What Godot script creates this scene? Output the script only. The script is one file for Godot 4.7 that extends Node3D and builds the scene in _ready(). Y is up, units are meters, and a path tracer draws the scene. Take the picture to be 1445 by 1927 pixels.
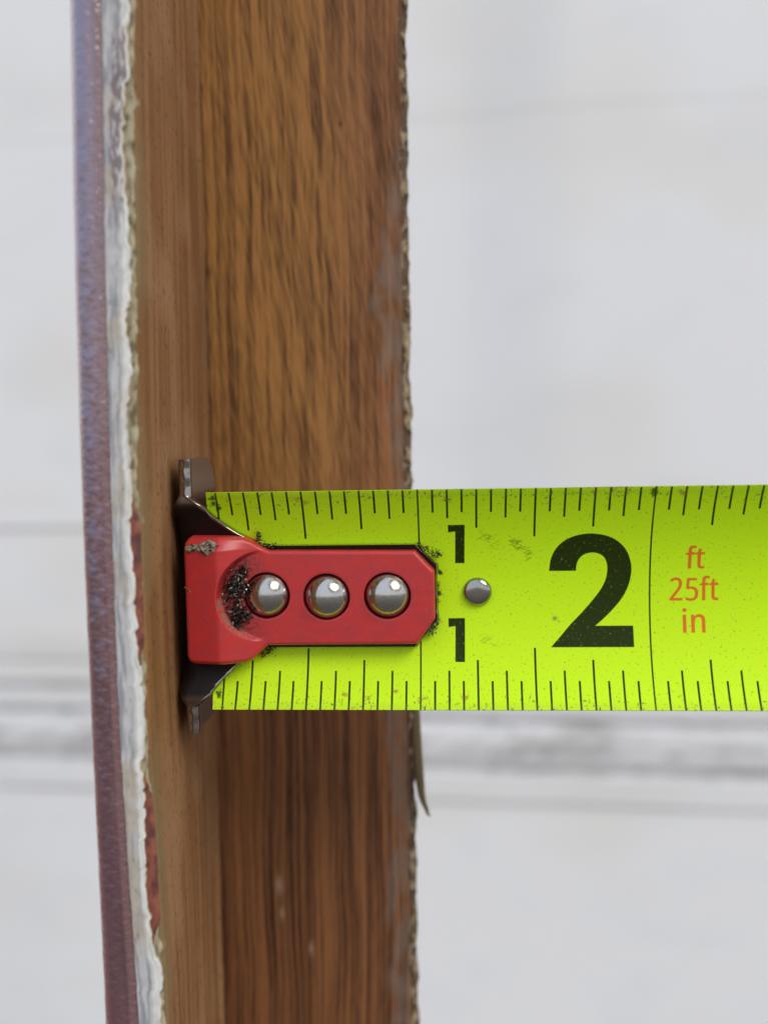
extends Node3D
# Close-up of a tape measure hooked in the rabbet of an old wooden door edge. Lengths below are millimetres; MM turns them into metres.
const MM := 0.001
var rng := RandomNumberGenerator.new()
var cam_pos := Vector3(0, 0, 0.112)

func _ready() -> void:
	rng.seed = 7
	# --- camera -----------------------------------------------------------------
	var cam := Camera3D.new()
	cam.name = "camera"
	add_child(cam)
	cam.transform = Transform3D(Basis(Vector3(0.9999, -0.0135, 0.001), Vector3(0.0135, 0.9973, -0.0723), Vector3(0.0, 0.0723, 0.9974)).orthonormalized(), cam_pos)
	var lens := CameraAttributesPhysical.new()
	lens.frustum_focal_length = 23.70
	lens.frustum_near = 0.01
	lens.frustum_far = 20.0
	lens.frustum_focus_distance = 0.1122
	lens.exposure_aperture = 8.8
	cam.attributes = lens
	cam.far = 20.0
	cam.near = 0.01
	cam.fov = 53.7
	# --- sky, daylight, exposure ---------------------------------------------------
	var env := Environment.new()
	env.background_mode = Environment.BG_SKY
	var sky := Sky.new()
	var sm := ProceduralSkyMaterial.new()
	sm.sky_top_color = Color(0.84, 0.885, 0.975)
	sm.sky_horizon_color = Color(0.86, 0.87, 0.88)
	sm.sky_curve = 0.2
	sm.ground_horizon_color = Color(0.56, 0.545, 0.53)
	sm.ground_bottom_color = Color(0.36, 0.35, 0.345)
	sm.ground_curve = 0.3
	sm.sky_energy_multiplier = 1.0
	sky.sky_material = sm
	env.sky = sky
	env.tonemap_mode = Environment.TONE_MAPPER_LINEAR
	env.tonemap_exposure = 1.31
	env.sdfgi_enabled = true
	env.ssao_enabled = true
	env.ssil_enabled = true
	var we := WorldEnvironment.new()
	we.name = "world_environment"
	we.environment = env
	add_child(we)
	var sun := DirectionalLight3D.new()
	sun.name = "daylight"
	sun.light_energy = 0.40
	sun.light_angular_distance = 30.0
	sun.light_color = Color(1.0, 0.985, 0.96)
	sun.shadow_enabled = true
	add_child(sun)
	sun.look_at_from_position(Vector3(0.58, 0.80, 0.66), Vector3.ZERO)
	# --- structure, then the things -------------------------------------------------
	build_wall()
	build_door_edge()
	build_tape()

# ---------------------------------------------------------------- helpers
func lin(r: float, g: float, b: float) -> Color:
	return Color(r, g, b).linear_to_srgb()

func mat(c: Color, rough := 0.6, metal := 0.0) -> StandardMaterial3D:
	var m := StandardMaterial3D.new()
	m.albedo_color = c
	m.roughness = rough
	m.metallic = metal
	return m

func noise(s: int, f: float, oct := 3) -> FastNoiseLite:
	var n := FastNoiseLite.new()
	n.seed = s
	n.noise_type = FastNoiseLite.TYPE_SIMPLEX_SMOOTH
	n.frequency = f
	n.fractal_type = FastNoiseLite.FRACTAL_FBM
	n.fractal_octaves = oct
	return n

func tex(w: int, h: int, data: PackedByteArray) -> ImageTexture:
	return ImageTexture.create_from_image(Image.create_from_data(w, h, false, Image.FORMAT_RGB8, data))

func put(d: PackedByteArray, at: int, c: Color) -> void:
	d[at] = clampi(int(c.r * 255.0 + 0.5), 0, 255)
	d[at + 1] = clampi(int(c.g * 255.0 + 0.5), 0, 255)
	d[at + 2] = clampi(int(c.b * 255.0 + 0.5), 0, 255)

func along(t: Array, x: float) -> float:
	# piecewise linear table of Vector2(x, value), x ascending
	if x <= t[0].x:
		return t[0].y
	for i in range(1, t.size()):
		if x <= t[i].x:
			var k: float = (x - t[i - 1].x) / maxf(t[i].x - t[i - 1].x, 1e-6)
			return lerpf(t[i - 1].y, t[i].y, k)
	return t[-1].y

func soft(t: Array, x: float) -> float:
	# smooth (Catmull-Rom) version of along()
	var n := t.size()
	if x <= t[0].x:
		return t[0].y
	for i in range(1, n):
		if x <= t[i].x:
			var k: float = (x - t[i - 1].x) / (t[i].x - t[i - 1].x)
			return cubic_interpolate(t[i - 1].y, t[i].y, t[maxi(i - 2, 0)].y, t[mini(i + 1, n - 1)].y, k)
	return t[-1].y

# P: rows of PackedVector3Array in mm (columns to the right, rows upwards as seen from the front)
func grid(P: Array, UV: Array = [], C: Array = [], flat := false) -> ArrayMesh:
	var nv := P.size()
	var nu: int = P[0].size()
	var V := PackedVector3Array()
	var N := PackedVector3Array()
	var T := PackedVector2Array()
	var K := PackedColorArray()
	var I := PackedInt32Array()
	for i in nv:
		for j in nu:
			V.append(P[i][j] * MM)
			var du: Vector3 = P[i][mini(j + 1, nu - 1)] - P[i][maxi(j - 1, 0)]
			var dv: Vector3 = P[mini(i + 1, nv - 1)][j] - P[maxi(i - 1, 0)][j]
			var n := du.cross(dv)
			N.append(n.normalized() if n.length() > 1e-9 else Vector3(0, 0, 1))
			T.append(UV[i][j] if UV.size() else Vector2(P[i][j].x, P[i][j].y))
			if C.size():
				K.append(C[i][j])
	for i in nv - 1:
		for j in nu - 1:
			var a := i * nu + j
			var b := a + nu
			I.append_array([a, b, b + 1, a, b + 1, a + 1])
	var arr := []
	arr.resize(Mesh.ARRAY_MAX)
	if flat:
		var fv := PackedVector3Array()
		var fn := PackedVector3Array()
		var ft := PackedVector2Array()
		var fk := PackedColorArray()
		for t in range(0, I.size(), 3):
			var n := (V[I[t + 2]] - V[I[t]]).cross(V[I[t + 1]] - V[I[t]]).normalized()
			for k in 3:
				fv.append(V[I[t + k]])
				fn.append(n)
				ft.append(T[I[t + k]])
				if C.size():
					fk.append(K[I[t + k]])
		arr[Mesh.ARRAY_VERTEX] = fv
		arr[Mesh.ARRAY_NORMAL] = fn
		arr[Mesh.ARRAY_TEX_UV] = ft
		if C.size():
			arr[Mesh.ARRAY_COLOR] = fk
	else:
		arr[Mesh.ARRAY_VERTEX] = V
		arr[Mesh.ARRAY_NORMAL] = N
		arr[Mesh.ARRAY_TEX_UV] = T
		if C.size():
			arr[Mesh.ARRAY_COLOR] = K
		arr[Mesh.ARRAY_INDEX] = I
	var m := ArrayMesh.new()
	m.add_surface_from_arrays(Mesh.PRIMITIVE_TRIANGLES, arr)
	return m

func joined(meshes: Array) -> ArrayMesh:
	var st := SurfaceTool.new()
	st.begin(Mesh.PRIMITIVE_TRIANGLES)
	for m in meshes:
		st.append_from(m, 0, Transform3D())
	return st.commit()

func part(called: String, mesh: Mesh, m: Material, parent: Node, label := "") -> MeshInstance3D:
	var o := MeshInstance3D.new()
	o.name = called
	o.mesh = mesh
	o.material_override = m
	parent.add_child(o, true)
	if label:
		o.set_meta("label", label)
	return o

func thing(called: String, label: String, category: String) -> Node3D:
	var o := Node3D.new()
	o.name = called
	o.set_meta("label", label)
	o.set_meta("category", category)
	add_child(o, true)
	return o

# a profile in (y, z) swept along x from x0 to x1, sharp or smooth between its points
func moulding(profile: Array, x0: float, x1: float, n := 24, seed_ := 1) -> ArrayMesh:
	var w := noise(seed_, 0.012, 2)
	var P := []
	for q in profile:
		var row := PackedVector3Array()
		for j in n + 1:
			var x := lerpf(x0, x1, float(j) / n)
			row.append(Vector3(x, q.x + 0.5 * w.get_noise_2d(x, 3.0), q.y + 0.25 * w.get_noise_2d(x, 90.0)))
		P.append(row)
	return grid(P, [], [], true)

# ---------------------------------------------------------------- the white door behind
func build_wall() -> void:
	var door := thing("white_panelled_door", "white painted panelled door with dirty horizontal mouldings, blurred in the background", "door")
	door.position = Vector3(0, -30, -340) * MM
	door.rotation_degrees = Vector3(0, -7.4, 0)
	var paint := mat(lin(0.74, 0.75, 0.77), 0.5)
	# paint with faint warm and grey staining
	var n1 := noise(11, 0.011, 3)
	var n2 := noise(12, 0.05, 3)
	var W := 256
	var d := PackedByteArray()
	d.resize(W * W * 3)
	for y in W:
		for x in W:
			var a := n1.get_noise_2d(x, y * 1.6)
			var b := n2.get_noise_2d(x * 0.7, y)
			var c := Color(0.86, 0.855, 0.845)
			c = c.lerp(Color(0.79, 0.75, 0.67), clampf(a * 0.9, 0.0, 0.5))
			c = c.lerp(Color(0.74, 0.755, 0.775), clampf(b * 0.5 - 0.05, 0.0, 0.3))
			put(d, (y * W + x) * 3, c.linear_to_srgb())
	paint.albedo_color = Color.WHITE
	paint.albedo_texture = tex(W, W, d)
	paint.uv1_triplanar = true
	paint.uv1_scale = Vector3(1.9, 1.9, 1.9)
	var dirty := mat(Color.WHITE, 0.6)
	var n3 := noise(13, 0.03, 4)
	d = PackedByteArray()
	d.resize(W * W * 3)
	for y in W:
		for x in W:
			var a := n3.get_noise_2d(x * 0.35, y * 2.0)
			var b := n3.get_noise_2d(x * 1.4 + 900.0, y * 3.0)
			var c := Color(0.76, 0.755, 0.75)
			c = c.lerp(Color(0.36, 0.33, 0.29), clampf(a * 1.3 - 0.02, 0.0, 0.6))
			c = c.lerp(Color(0.16, 0.16, 0.16), clampf(b * 1.6 - 0.35, 0.0, 0.55))
			put(d, (y * W + x) * 3, c.linear_to_srgb())
	dirty.albedo_texture = tex(W, W, d)
	dirty.uv1_triplanar = true
	dirty.uv1_scale = Vector3(5, 5, 5)
	var L := -420.0
	var R := 420.0
	# panel field below the mouldings, its bottom edge well out of view
	part("lower_panel", moulding([Vector2(-700, 0), Vector2(-134, 0)], L, R, 40, 21), paint, door)
	part("lower_fillet", moulding([Vector2(-134, 0), Vector2(-133.2, 1.6), Vector2(-121.5, 2.2)], L, R, 60, 22), paint, door)
	part("dark_groove", moulding([Vector2(-121.5, 2.2), Vector2(-119.8, 0.2), Vector2(-117.8, 0.2), Vector2(-116.6, 2.6)], L, R, 60, 22), dirty, door)
	var ov := []
	for k in 9:
		var a := lerpf(-PI / 2, PI / 2, k / 8.0)
		ov.append(Vector2(-107.5 + 9.1 * sin(a), 2.6 + 1.5 * cos(a)))
	part("rounded_moulding", moulding(ov, L, R, 60, 22), dirty, door)
	part("upper_groove", moulding([Vector2(-98.4, 2.6), Vector2(-97.4, -0.6), Vector2(-94.6, -0.6), Vector2(-93.6, 3.4)], L, R, 60, 22), dirty, door)
	part("middle_fillet", moulding([Vector2(-93.6, 3.4), Vector2(-86.0, 4.0)], L, R, 60, 22), paint, door)
	part("middle_groove", moulding([Vector2(-86.0, 4.0), Vector2(-85.0, 0.6), Vector2(-82.4, 0.6), Vector2(-81.6, 4.6)], L, R, 60, 22), dirty, door)
	part("upper_fillet", moulding([Vector2(-81.6, 4.6), Vector2(-73.6, 5.0), Vector2(-72.8, 3.6), Vector2(-71.2, 3.6), Vector2(-70.0, 6.2)], L, R, 60, 22), paint, door)
	part("rail", moulding([Vector2(-70.0, 6.2), Vector2(-60, 7.0), Vector2(-10.4, 7.2), Vector2(-9.6, 7.9), Vector2(-8.4, 8.4)], L, R, 60, 22), paint, door)
	# the panel above: a shallow step, shaped to darken a band, runs down right of the door edge, a seam crosses it
	var P := []
	for y in [-8.4, 20.0, 50.0, 80.0, 110.0, 140.0, 163.0, 165.2, 166.4, 200.0, 300.0, 450.0, 700.0]:
		var row := PackedVector3Array()
		for x in [-420.0, -250.0, -170.0, -90.0, -20.0, 20.0, 34.0, 42.0, 52.0, 62.0, 70.0, 78.0, 84.0, 92.0, 130.0, 200.0, 300.0, 420.0]:
			var z: float = 8.4 + 9.0 * smoothstep(26.0, 84.0, x)
			z += 0.35 if y > 165.5 else 0.0
			row.append(Vector3(x, y, z))
		P.append(row)
	part("upper_panel", grid(P), paint, door)
	# the door leaf behind its faces
	var slab := BoxMesh.new()
	slab.size = Vector3(840, 1400, 30) * MM
	var s := part("door_leaf", slab, paint, door)
	s.position = Vector3(0, 0, -22) * MM

# ---------------------------------------------------------------- the wooden door edge
const ARRIS := [Vector2(-200, -22.4), Vector2(-80, -22.5), Vector2(-59, -22.62), Vector2(-47, -23.0), Vector2(-25, -23.66), Vector2(-4, -23.68), Vector2(22, -23.12), Vector2(42, -22.8), Vector2(80, -22.6), Vector2(200, -22.6)]
const WHITE_R := [Vector2(-200, -22.9), Vector2(-80, -22.9), Vector2(-58.5, -23.07), Vector2(-53, -23.2), Vector2(-48, -23.95), Vector2(-45, -24.15), Vector2(-38, -24.2), Vector2(-32, -24.13), Vector2(-28, -24.0), Vector2(-20, -24.3), Vector2(-8.7, -24.6), Vector2(0, -24.45), Vector2(16.8, -24.05), Vector2(25, -23.95), Vector2(30, -24.1), Vector2(36, -23.6), Vector2(41, -23.52), Vector2(80, -23.4), Vector2(200, -23.4)]
const WHITE_L := [Vector2(-200, -25.4), Vector2(-80, -25.4), Vector2(-58.5, -25.6), Vector2(-31, -26.45), Vector2(-8.6, -26.6), Vector2(16.8, -26.42), Vector2(41.4, -25.9), Vector2(80, -25.6), Vector2(200, -25.6)]
const BEAD_L := [Vector2(-200, -28.6), Vector2(-80, -28.6), Vector2(-58.5, -28.75), Vector2(-35, -29.02), Vector2(-8.6, -29.25), Vector2(16.9, -29.15), Vector2(41.4, -28.75), Vector2(80, -28.6), Vector2(200, -28.6)]
var jag: FastNoiseLite
var jag2: FastNoiseLite

func arris(y: float) -> float:
	return soft(ARRIS, y) + 0.06 * jag2.get_noise_2d(y, 40.0)

func white_right(y: float) -> float:
	return soft(WHITE_R, y) + 0.36 * jag.get_noise_2d(y, 0.0) + 0.16 * jag2.get_noise_2d(y * 1.0, 7.0) - 0.22 * smoothstep(0.10, 0.13, jag.get_noise_2d(y * 1.4, 33.0))

func rows(y0: float, y1: float, step: float) -> PackedFloat32Array:
	var r := PackedFloat32Array()
	var n := int(ceil((y1 - y0) / step))
	for i in n + 1:
		r.append(lerpf(y0, y1, float(i) / n))
	return r

func build_door_edge() -> void:
	jag = noise(31, 0.16, 4)
	jag2 = noise(32, 0.7, 3)
	var o := thing("wooden_door_edge", "upright stripped wooden door edge with a stepped rabbet and chipped paint along its left side", "wooden post")
	var fine := rows(-110, 90, 0.22)
	var coarse := rows(-200, 200, 2.0)
	# --- rabbet floor
	var P := []
	var U := []
	var wob := noise(33, 0.09, 3)
	for y in rows(-200, 200, 0.5):
		var r := PackedVector3Array()
		var u := PackedVector2Array()
		for k in 11:
			var x := lerpf(-23.3, 2.7 + 0.35 * wob.get_noise_2d(y, 5.0), k / 10.0)
			r.append(Vector3(x, y, -22.0))
			u.append(Vector2((x + 24.0) / 29.0, (62.0 - y) / 145.0))
		P.append(r)
		U.append(u)
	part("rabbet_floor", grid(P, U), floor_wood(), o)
	# --- rabbet side wall, a hollow at its foot and a softened arris on top
	P = []
	U = []
	for y in rows(-200, 200, 0.5):
		var r := PackedVector3Array()
		var u := PackedVector2Array()
		var ax := arris(y)
		var foot := -23.55 + 0.12 * wob.get_noise_2d(y * 0.6, 70.0)
		for q in [Vector2(0.0, 13.0), Vector2(0.02, 12.75), Vector2(0.05, 12.3), Vector2(0.2, 8.0), Vector2(0.45, 0.0), Vector2(0.7, -8.0), Vector2(0.9, -16.0), Vector2(1.0, -20.9)]:
			var x := lerpf(ax, foot, q.x)
			if q.y > 12.9:
				x -= 0.35
			r.append(Vector3(x, y, q.y))
			u.append(Vector2((13.0 - q.y) / 36.0, (62.0 - y) / 145.0))
		# little ledge where the plane iron stopped
		r.append(Vector3(foot + 0.5, y, -21.3))
		u.append(Vector2(0.955, (62.0 - y) / 145.0))
		r.append(Vector3(foot + 0.6, y, -21.6))
		u.append(Vector2(0.965, (62.0 - y) / 145.0))
		r.append(Vector3(foot + 0.62, y, -22.3))
		u.append(Vector2(0.99, (62.0 - y) / 145.0))
		P.append(r)
		U.append(u)
	part("rabbet_side", grid(P, U), side_wood(), o)
	# --- wood core: closes the body behind the faces
	var body := SurfaceTool.new()
	body.begin(Mesh.PRIMITIVE_TRIANGLES)
	var core := BoxMesh.new()
	core.size = Vector3(30.6, 400, 16) * MM
	body.append_from(core, 0, Transform3D(Basis(), Vector3(-12.1, 0, -30.3) * MM))
	var lip := BoxMesh.new()
	lip.size = Vector3(2.6, 400, 35.5) * MM
	body.append_from(lip, 0, Transform3D(Basis(), Vector3(-25.9, 0, -4.9) * MM))
	part("wood_core", body.commit(), mat(lin(0.14, 0.075, 0.035), 0.8), o)
	# --- dark red gloss bead
	P = []
	U = []
	var C := []
	var sag := noise(34, 0.05, 2)
	for y in rows(-200, 200, 0.4):
		var k := PackedColorArray()
		var r := PackedVector3Array()
		var u := PackedVector2Array()
		var l := soft(BEAD_L, y) - 0.90 + 0.05 * jag.get_noise_2d(y, 55.0)
		var wl := soft(WHITE_L, y)
		var w := wl - l
		for q in [Vector2(0.06, -22.0), Vector2(0.04, -4.0), Vector2(0.0, 8.0), Vector2(0.01, 10.6), Vector2(0.05, 11.6), Vector2(0.12, 12.3), Vector2(0.24, 13.0), Vector2(0.36, 13.32), Vector2(0.5, 13.42), Vector2(0.62, 13.36), Vector2(0.70, 13.28), Vector2(0.735, 13.27), Vector2(0.76, 13.34), Vector2(0.80, 13.36), Vector2(0.86, 13.30), Vector2(0.95, 13.2), Vector2(1.12, 13.15)]:
			var x: float = l + w * q.x
			var z: float = q.y + (0.10 * sag.get_noise_2d(y, q.x * 30.0) if q.y > 12.0 else 0.0)
			r.append(Vector3(x, y, z))
			u.append(Vector2(x / 10.0, y / 10.0))
			var worn := clampf(0.5 + 1.4 * sag.get_noise_2d(y * 0.5 + 400.0, q.x * 20.0), 0.0, 1.0)
			var sky_sheen := clampf(0.45 + y / 55.0 + 1.1 * jag2.get_noise_2d(y * 0.55 + 100.0, q.x * 4.0), 0.0, 1.0)  # sky reflection painted into the bead colour, stronger towards the top
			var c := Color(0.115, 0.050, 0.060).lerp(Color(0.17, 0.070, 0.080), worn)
			c = c.lerp(Color(0.165, 0.165, 0.29), 0.75 * sky_sheen * smoothstep(0.66, 0.5, q.x))
			c = c.lerp(Color(0.24, 0.165, 0.225), 0.75 * sky_sheen * smoothstep(0.5, 0.62, q.x))
			c = c.lerp(Color(0.36, 0.055, 0.045), smoothstep(0.34, 0.13, q.x))
			c = c.lerp(Color(0.20, 0.10, 0.105), smoothstep(0.74, 0.84, q.x))
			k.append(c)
		P.append(r)
		U.append(u)
		C.append(k)
	var red := mat(Color.WHITE, 0.2)
	red.vertex_color_use_as_albedo = true
	red.metallic_specular = 1.0
	red.clearcoat_enabled = true
	red.clearcoat = 1.0
	red.clearcoat_roughness = 0.16
	var nt := NoiseTexture2D.new()
	nt.width = 512
	nt.height = 512
	nt.seamless = true
	nt.as_normal_map = true
	nt.bump_strength = 8.0
	nt.noise = noise(35, 0.018, 4)
	red.normal_enabled = true
	red.normal_texture = nt
	red.normal_scale = 0.6
	part("red_paint_bead", grid(P, U, C), red, o, "glossy mauve and dark red painted bead with painted-in sky sheen along the left side")
	# --- white weathered paint layer with a chipped right edge
	P = []
	U = []
	var lift := noise(36, 0.35, 3)
	for y in fine:
		var r := PackedVector3Array()
		var u := PackedVector2Array()
		var l := soft(WHITE_L, y) + 0.08 * jag2.get_noise_2d(y * 0.4, 80.0)
		var e := white_right(y)
		var hgt := 0.10 * lift.get_noise_2d(y, 0.0)
		for q in [Vector2(0.0, 13.24), Vector2(0.03, 13.36), Vector2(0.25, 13.42), Vector2(0.5, 13.48), Vector2(0.7, 13.52), Vector2(0.85, 13.58), Vector2(0.96, 13.60), Vector2(0.99, 13.57), Vector2(1.0, 13.46), Vector2(0.995, 13.0)]:
			var x: float = lerpf(l, e, q.x)
			var z: float = q.y + (0.5 * hgt * q.x + 0.10 * lift.get_noise_2d(y * 0.8, q.x * 14.0 + 50.0) if q.y > 13.05 else 0.0)
			r.append(Vector3(x, y, z))
			u.append(Vector2(minf(q.x, 0.99), (62.0 - y) / 145.0))
		P.append(r)
		U.append(u)
	part("white_paint_layer", grid(P, U), white_paint(), o, "weathered white paint with a jagged edge")
	# --- olive primer showing between the white paint and the wood
	P = []
	C = []
	var on := noise(37, 0.5, 3)
	for y in fine:
		var r := PackedVector3Array()
		var c := PackedColorArray()
		var l := white_right(y) - 0.3
		var a := arris(y)
		var e := a - 0.12 + 0.30 * jag.get_noise_2d(y * 1.3, 200.0)
		for k in 6:
			var q := k / 5.0
			var x := lerpf(l, maxf(e, l + 0.1), q)
			var z := 13.10 + 0.09 * on.get_noise_2d(x * 3.0, y * 1.4) - 0.55 * smoothstep(0.72, 1.0, q)
			r.append(Vector3(x, y, z))
			var t := on.get_noise_2d(x * 2.0 + 300.0, y)
			var col := Color(0.29, 0.24, 0.13).lerp(Color(0.46, 0.41, 0.28), clampf(t * 1.6 + 0.4, 0, 1))
			col = col.lerp(Color(0.09, 0.075, 0.04), clampf(-t * 2.2 - 0.25, 0, 0.8))
			c.append(col)
		P.append(r)
		C.append(c)
	var om := mat(Color.WHITE, 0.75)
	om.vertex_color_use_as_albedo = true
	part("olive_primer", grid(P, [], C), om, o, "olive grey primer along the broken paint edge")
	# --- two brick-red primer patches
	for span in [Vector2(-22.4, -5.0), Vector2(-50.6, -32.8)]:
		P = []
		C = []
		for y in rows(span.x, span.y, 0.2):
			var r := PackedVector3Array()
			var c := PackedColorArray()
			var l := white_right(y) - 0.2
			var ends := smoothstep(0.0, 3.0, minf(y - span.x, span.y - y))
			var e := lerpf(l + 0.25, arris(y) - 0.12 + 0.10 * jag.get_noise_2d(y * 1.2, 300.0), ends)
			for k in 7:
				var q := k / 6.0
				var x := lerpf(l, e, q)
				r.append(Vector3(x, y, 13.33 + 0.06 * on.get_noise_2d(x * 2.0, y * 1.1 + 70.0) - 0.35 * smoothstep(0.8, 1.0, q)))
				var t := on.get_noise_2d(x * 1.3 + 90.0, y * 0.8)
				var col := Color(0.22, 0.068, 0.045).lerp(Color(0.31, 0.105, 0.062), clampf(t * 2.0 + 0.2, 0, 1))
				col = col.lerp(Color(0.10, 0.035, 0.035), clampf(-t * 2.4 - 0.1, 0, 0.8))
				c.append(col)
			P.append(r)
			C.append(c)
		var rm := mat(Color.WHITE, 0.45)
		rm.vertex_color_use_as_albedo = true
		part("red_primer_patch", grid(P, [], C), rm, o, "brick red primer laid bare beside the white paint")
	# --- crumbled right edge with old putty
	P = []
	C = []
	var cn := noise(38, 0.42, 4)
	var cn2 := noise(39, 0.13, 3)
	for y in rows(-130, 100, 0.2):
		var r := PackedVector3Array()
		var c := PackedColorArray()
		var e := 3.95 + 0.34 * cn2.get_noise_2d(y, 0.0) + 0.22 * cn.get_noise_2d(y, 10.0)
		for k in 12:
			var q := k / 11.0
			var x := lerpf(2.0, e, q)
			var t := cn.get_noise_2d(x * 1.1, y * 0.75)
			var z := -22.25 + 0.55 * t * smoothstep(0.1, 0.5, q) - 0.5 * q * q + (0.25 if t > 0.05 else 0.0) * smoothstep(0.2, 0.6, q)
			if k == 11:
				z -= 3.0
				x -= 0.25
			r.append(Vector3(x, y, z))
			var col := Color(0.13, 0.090, 0.055).lerp(Color(0.27, 0.195, 0.11), clampf(t * 2.6 + 0.45, 0, 1))
			col = col.lerp(Color(0.42, 0.32, 0.20), clampf(t * 3.0 - 0.75, 0, 0.8))
			var g := cn2.get_noise_2d(y * 0.9, 500.0) + 0.25
			col = col.lerp(Color(0.24, 0.225, 0.20), clampf(g * 2.5, 0, 1) * smoothstep(0.55, 0.2, q))
			c.append(col)
		P.append(r)
		C.append(c)
	var cm := mat(Color.WHITE, 0.9)
	cm.vertex_color_use_as_albedo = true
	part("crumbled_edge", grid(P, [], C), cm, o, "crumbling tan and grey putty along the right edge")
	# --- splinter hanging off that edge
	var splinter := []
	for k in 3:
		var pts := [Vector3(3.65, -28.0, -23.0), Vector3(3.8, -36.8, -22.6), Vector3(4.0, -41.2, -22.4), Vector3(4.25, -45.0, -22.2), Vector3(4.6, -48.2, -22.0), Vector3(4.9, -49.4, -21.9), Vector3(5.35, -50.4, -21.7)]
		if k == 1:
			pts = [Vector3(3.7, -33.0, -22.6), Vector3(4.0, -38.0, -22.3), Vector3(4.3, -42.5, -22.0), Vector3(4.5, -45.5, -21.8), Vector3(4.75, -47.2, -21.8), Vector3(4.8, -48.4, -21.7), Vector3(4.9, -48.9, -21.6)]
		elif k == 2:
			pts = [Vector3(3.9, -44.0, -22.4), Vector3(4.2, -46.0, -22.2), Vector3(4.5, -48.0, -22.0), Vector3(4.75, -49.4, -21.9), Vector3(5.2, -50.3, -21.8), Vector3(5.45, -50.9, -21.7), Vector3(5.75, -51.0, -21.6)]
		splinter.append(tube(pts, [[0.8, 0.75, 0.75, 0.7, 0.5, 0.36, 0.26], [0.3, 0.35, 0.3, 0.22, 0.16, 0.1, 0.04], [0.3, 0.3, 0.26, 0.2, 0.22, 0.2, 0.08]][k], 7))
	part("splinter", joined(splinter), mat(lin(0.17, 0.12, 0.06), 0.9), o, "frayed olive splinter hanging from the right edge")

func tube(pts: Array, rad: Array, n: int) -> ArrayMesh:
	var P := []
	for i in pts.size():
		var d: Vector3 = (pts[mini(i + 1, pts.size() - 1)] - pts[maxi(i - 1, 0)]).normalized()
		var a := d.cross(Vector3(0, 0, 1)).normalized()
		var b := a.cross(d)
		var r := PackedVector3Array()
		for k in n + 1:
			var t := -TAU * k / n
			r.append(pts[i] + (a * cos(t) + b * sin(t)) * rad[i])
		P.append(r)
	return grid(P)

func floor_wood() -> StandardMaterial3D:
	var W := 512
	var H := 1536
	var d := PackedByteArray()
	d.resize(W * H * 3)
	var n1 := noise(51, 0.03, 2)
	var n2 := noise(52, 0.55, 3)
	var n3 := noise(53, 0.50, 3)
	var n4 := noise(54, 1.0, 2)
	var n5 := noise(55, 0.05, 2)
	for py in H:
		var y := 62.0 - 145.0 * (py + 0.5) / H
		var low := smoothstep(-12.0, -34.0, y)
		for px in W:
			var x := 29.0 * (px + 0.5) / W
			var warp := 0.55 * n1.get_noise_2d(x * 1.5, y)
			var streak := n2.get_noise_2d((x + warp) * 2.6, y * 0.030)
			var broad := n3.get_noise_2d((x + warp) * 0.75 + 200.0, y * 0.025)
			var xd := x + 0.17 * y + 0.8 * warp
			var diag := n3.get_noise_2d(xd * 1.5 + 60.0, y * 0.07)
			var fibre := n4.get_noise_2d((x + 0.13 * y * (1.0 - low) + 0.12 * sin(y * 1.1 + x * 0.8)) * 2.7, y * 0.20)
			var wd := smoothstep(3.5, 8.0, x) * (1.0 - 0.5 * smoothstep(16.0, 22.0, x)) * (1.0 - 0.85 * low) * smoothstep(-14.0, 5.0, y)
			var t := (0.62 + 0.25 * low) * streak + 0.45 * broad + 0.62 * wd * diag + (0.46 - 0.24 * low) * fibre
			t += 0.06 - 0.32 * low * smoothstep(2.2, 0.0, absf(x - 11.6 - 0.5 * warp)) - 0.24 * smoothstep(1.1, 0.0, absf(x - 1.2))
			var tone := clampf(0.56 + 0.92 * t, 0.0, 1.0)
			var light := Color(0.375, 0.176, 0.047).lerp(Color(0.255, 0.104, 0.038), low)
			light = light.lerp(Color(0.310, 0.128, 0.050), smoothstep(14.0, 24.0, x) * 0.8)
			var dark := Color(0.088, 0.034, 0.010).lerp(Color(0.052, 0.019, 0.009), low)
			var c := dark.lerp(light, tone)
			# grey primer smears near the right edge
			var sx := 24.6 - 1.1 * low + 1.6 * n5.get_noise_2d(x, y * 2.0) - 2.3 * exp(-pow((y - 17.0) / 7.0, 2.0))
			var g := smoothstep(0.0, 1.4, x - sx) * clampf(0.75 + 1.1 * n2.get_noise_2d(x * 0.7 + 40.0, y * 0.3), 0.0, 1.0)
			c = c.lerp(Color(0.23, 0.205, 0.175), g * 0.42 * smoothstep(46.0, 26.0, y))
			put(d, (py * W + px) * 3, c.linear_to_srgb())
	# a few dark pits and pale specks
	var spots := [Vector3(19.0, 40.7, 0.28), Vector3(1.4, 22.0, 0.55), Vector3(1.0, 45.5, 0.4)]
	for s in spots:
		blot(d, W, H, s.x / 29.0 * W, (62.0 - s.y) / 145.0 * H, s.z / 29.0 * W, s.z * 1.4 / 145.0 * H, Color(0.03, 0.016, 0.009).linear_to_srgb(), 0.55)
	for s in [Vector3(9.0, -60.5, 0.5), Vector3(9.3, -64.5, 0.35), Vector3(13.2, -69.5, 0.35)]:
		blot(d, W, H, s.x / 29.0 * W, (62.0 - s.y) / 145.0 * H, s.z / 29.0 * W, s.z * 3.0 / 145.0 * H, Color(0.45, 0.36, 0.27).linear_to_srgb(), 0.6)
	var m := mat(Color.WHITE, 0.55)
	m.albedo_texture = tex(W, H, d)
	m.metallic_specular = 0.35
	return m

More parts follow.
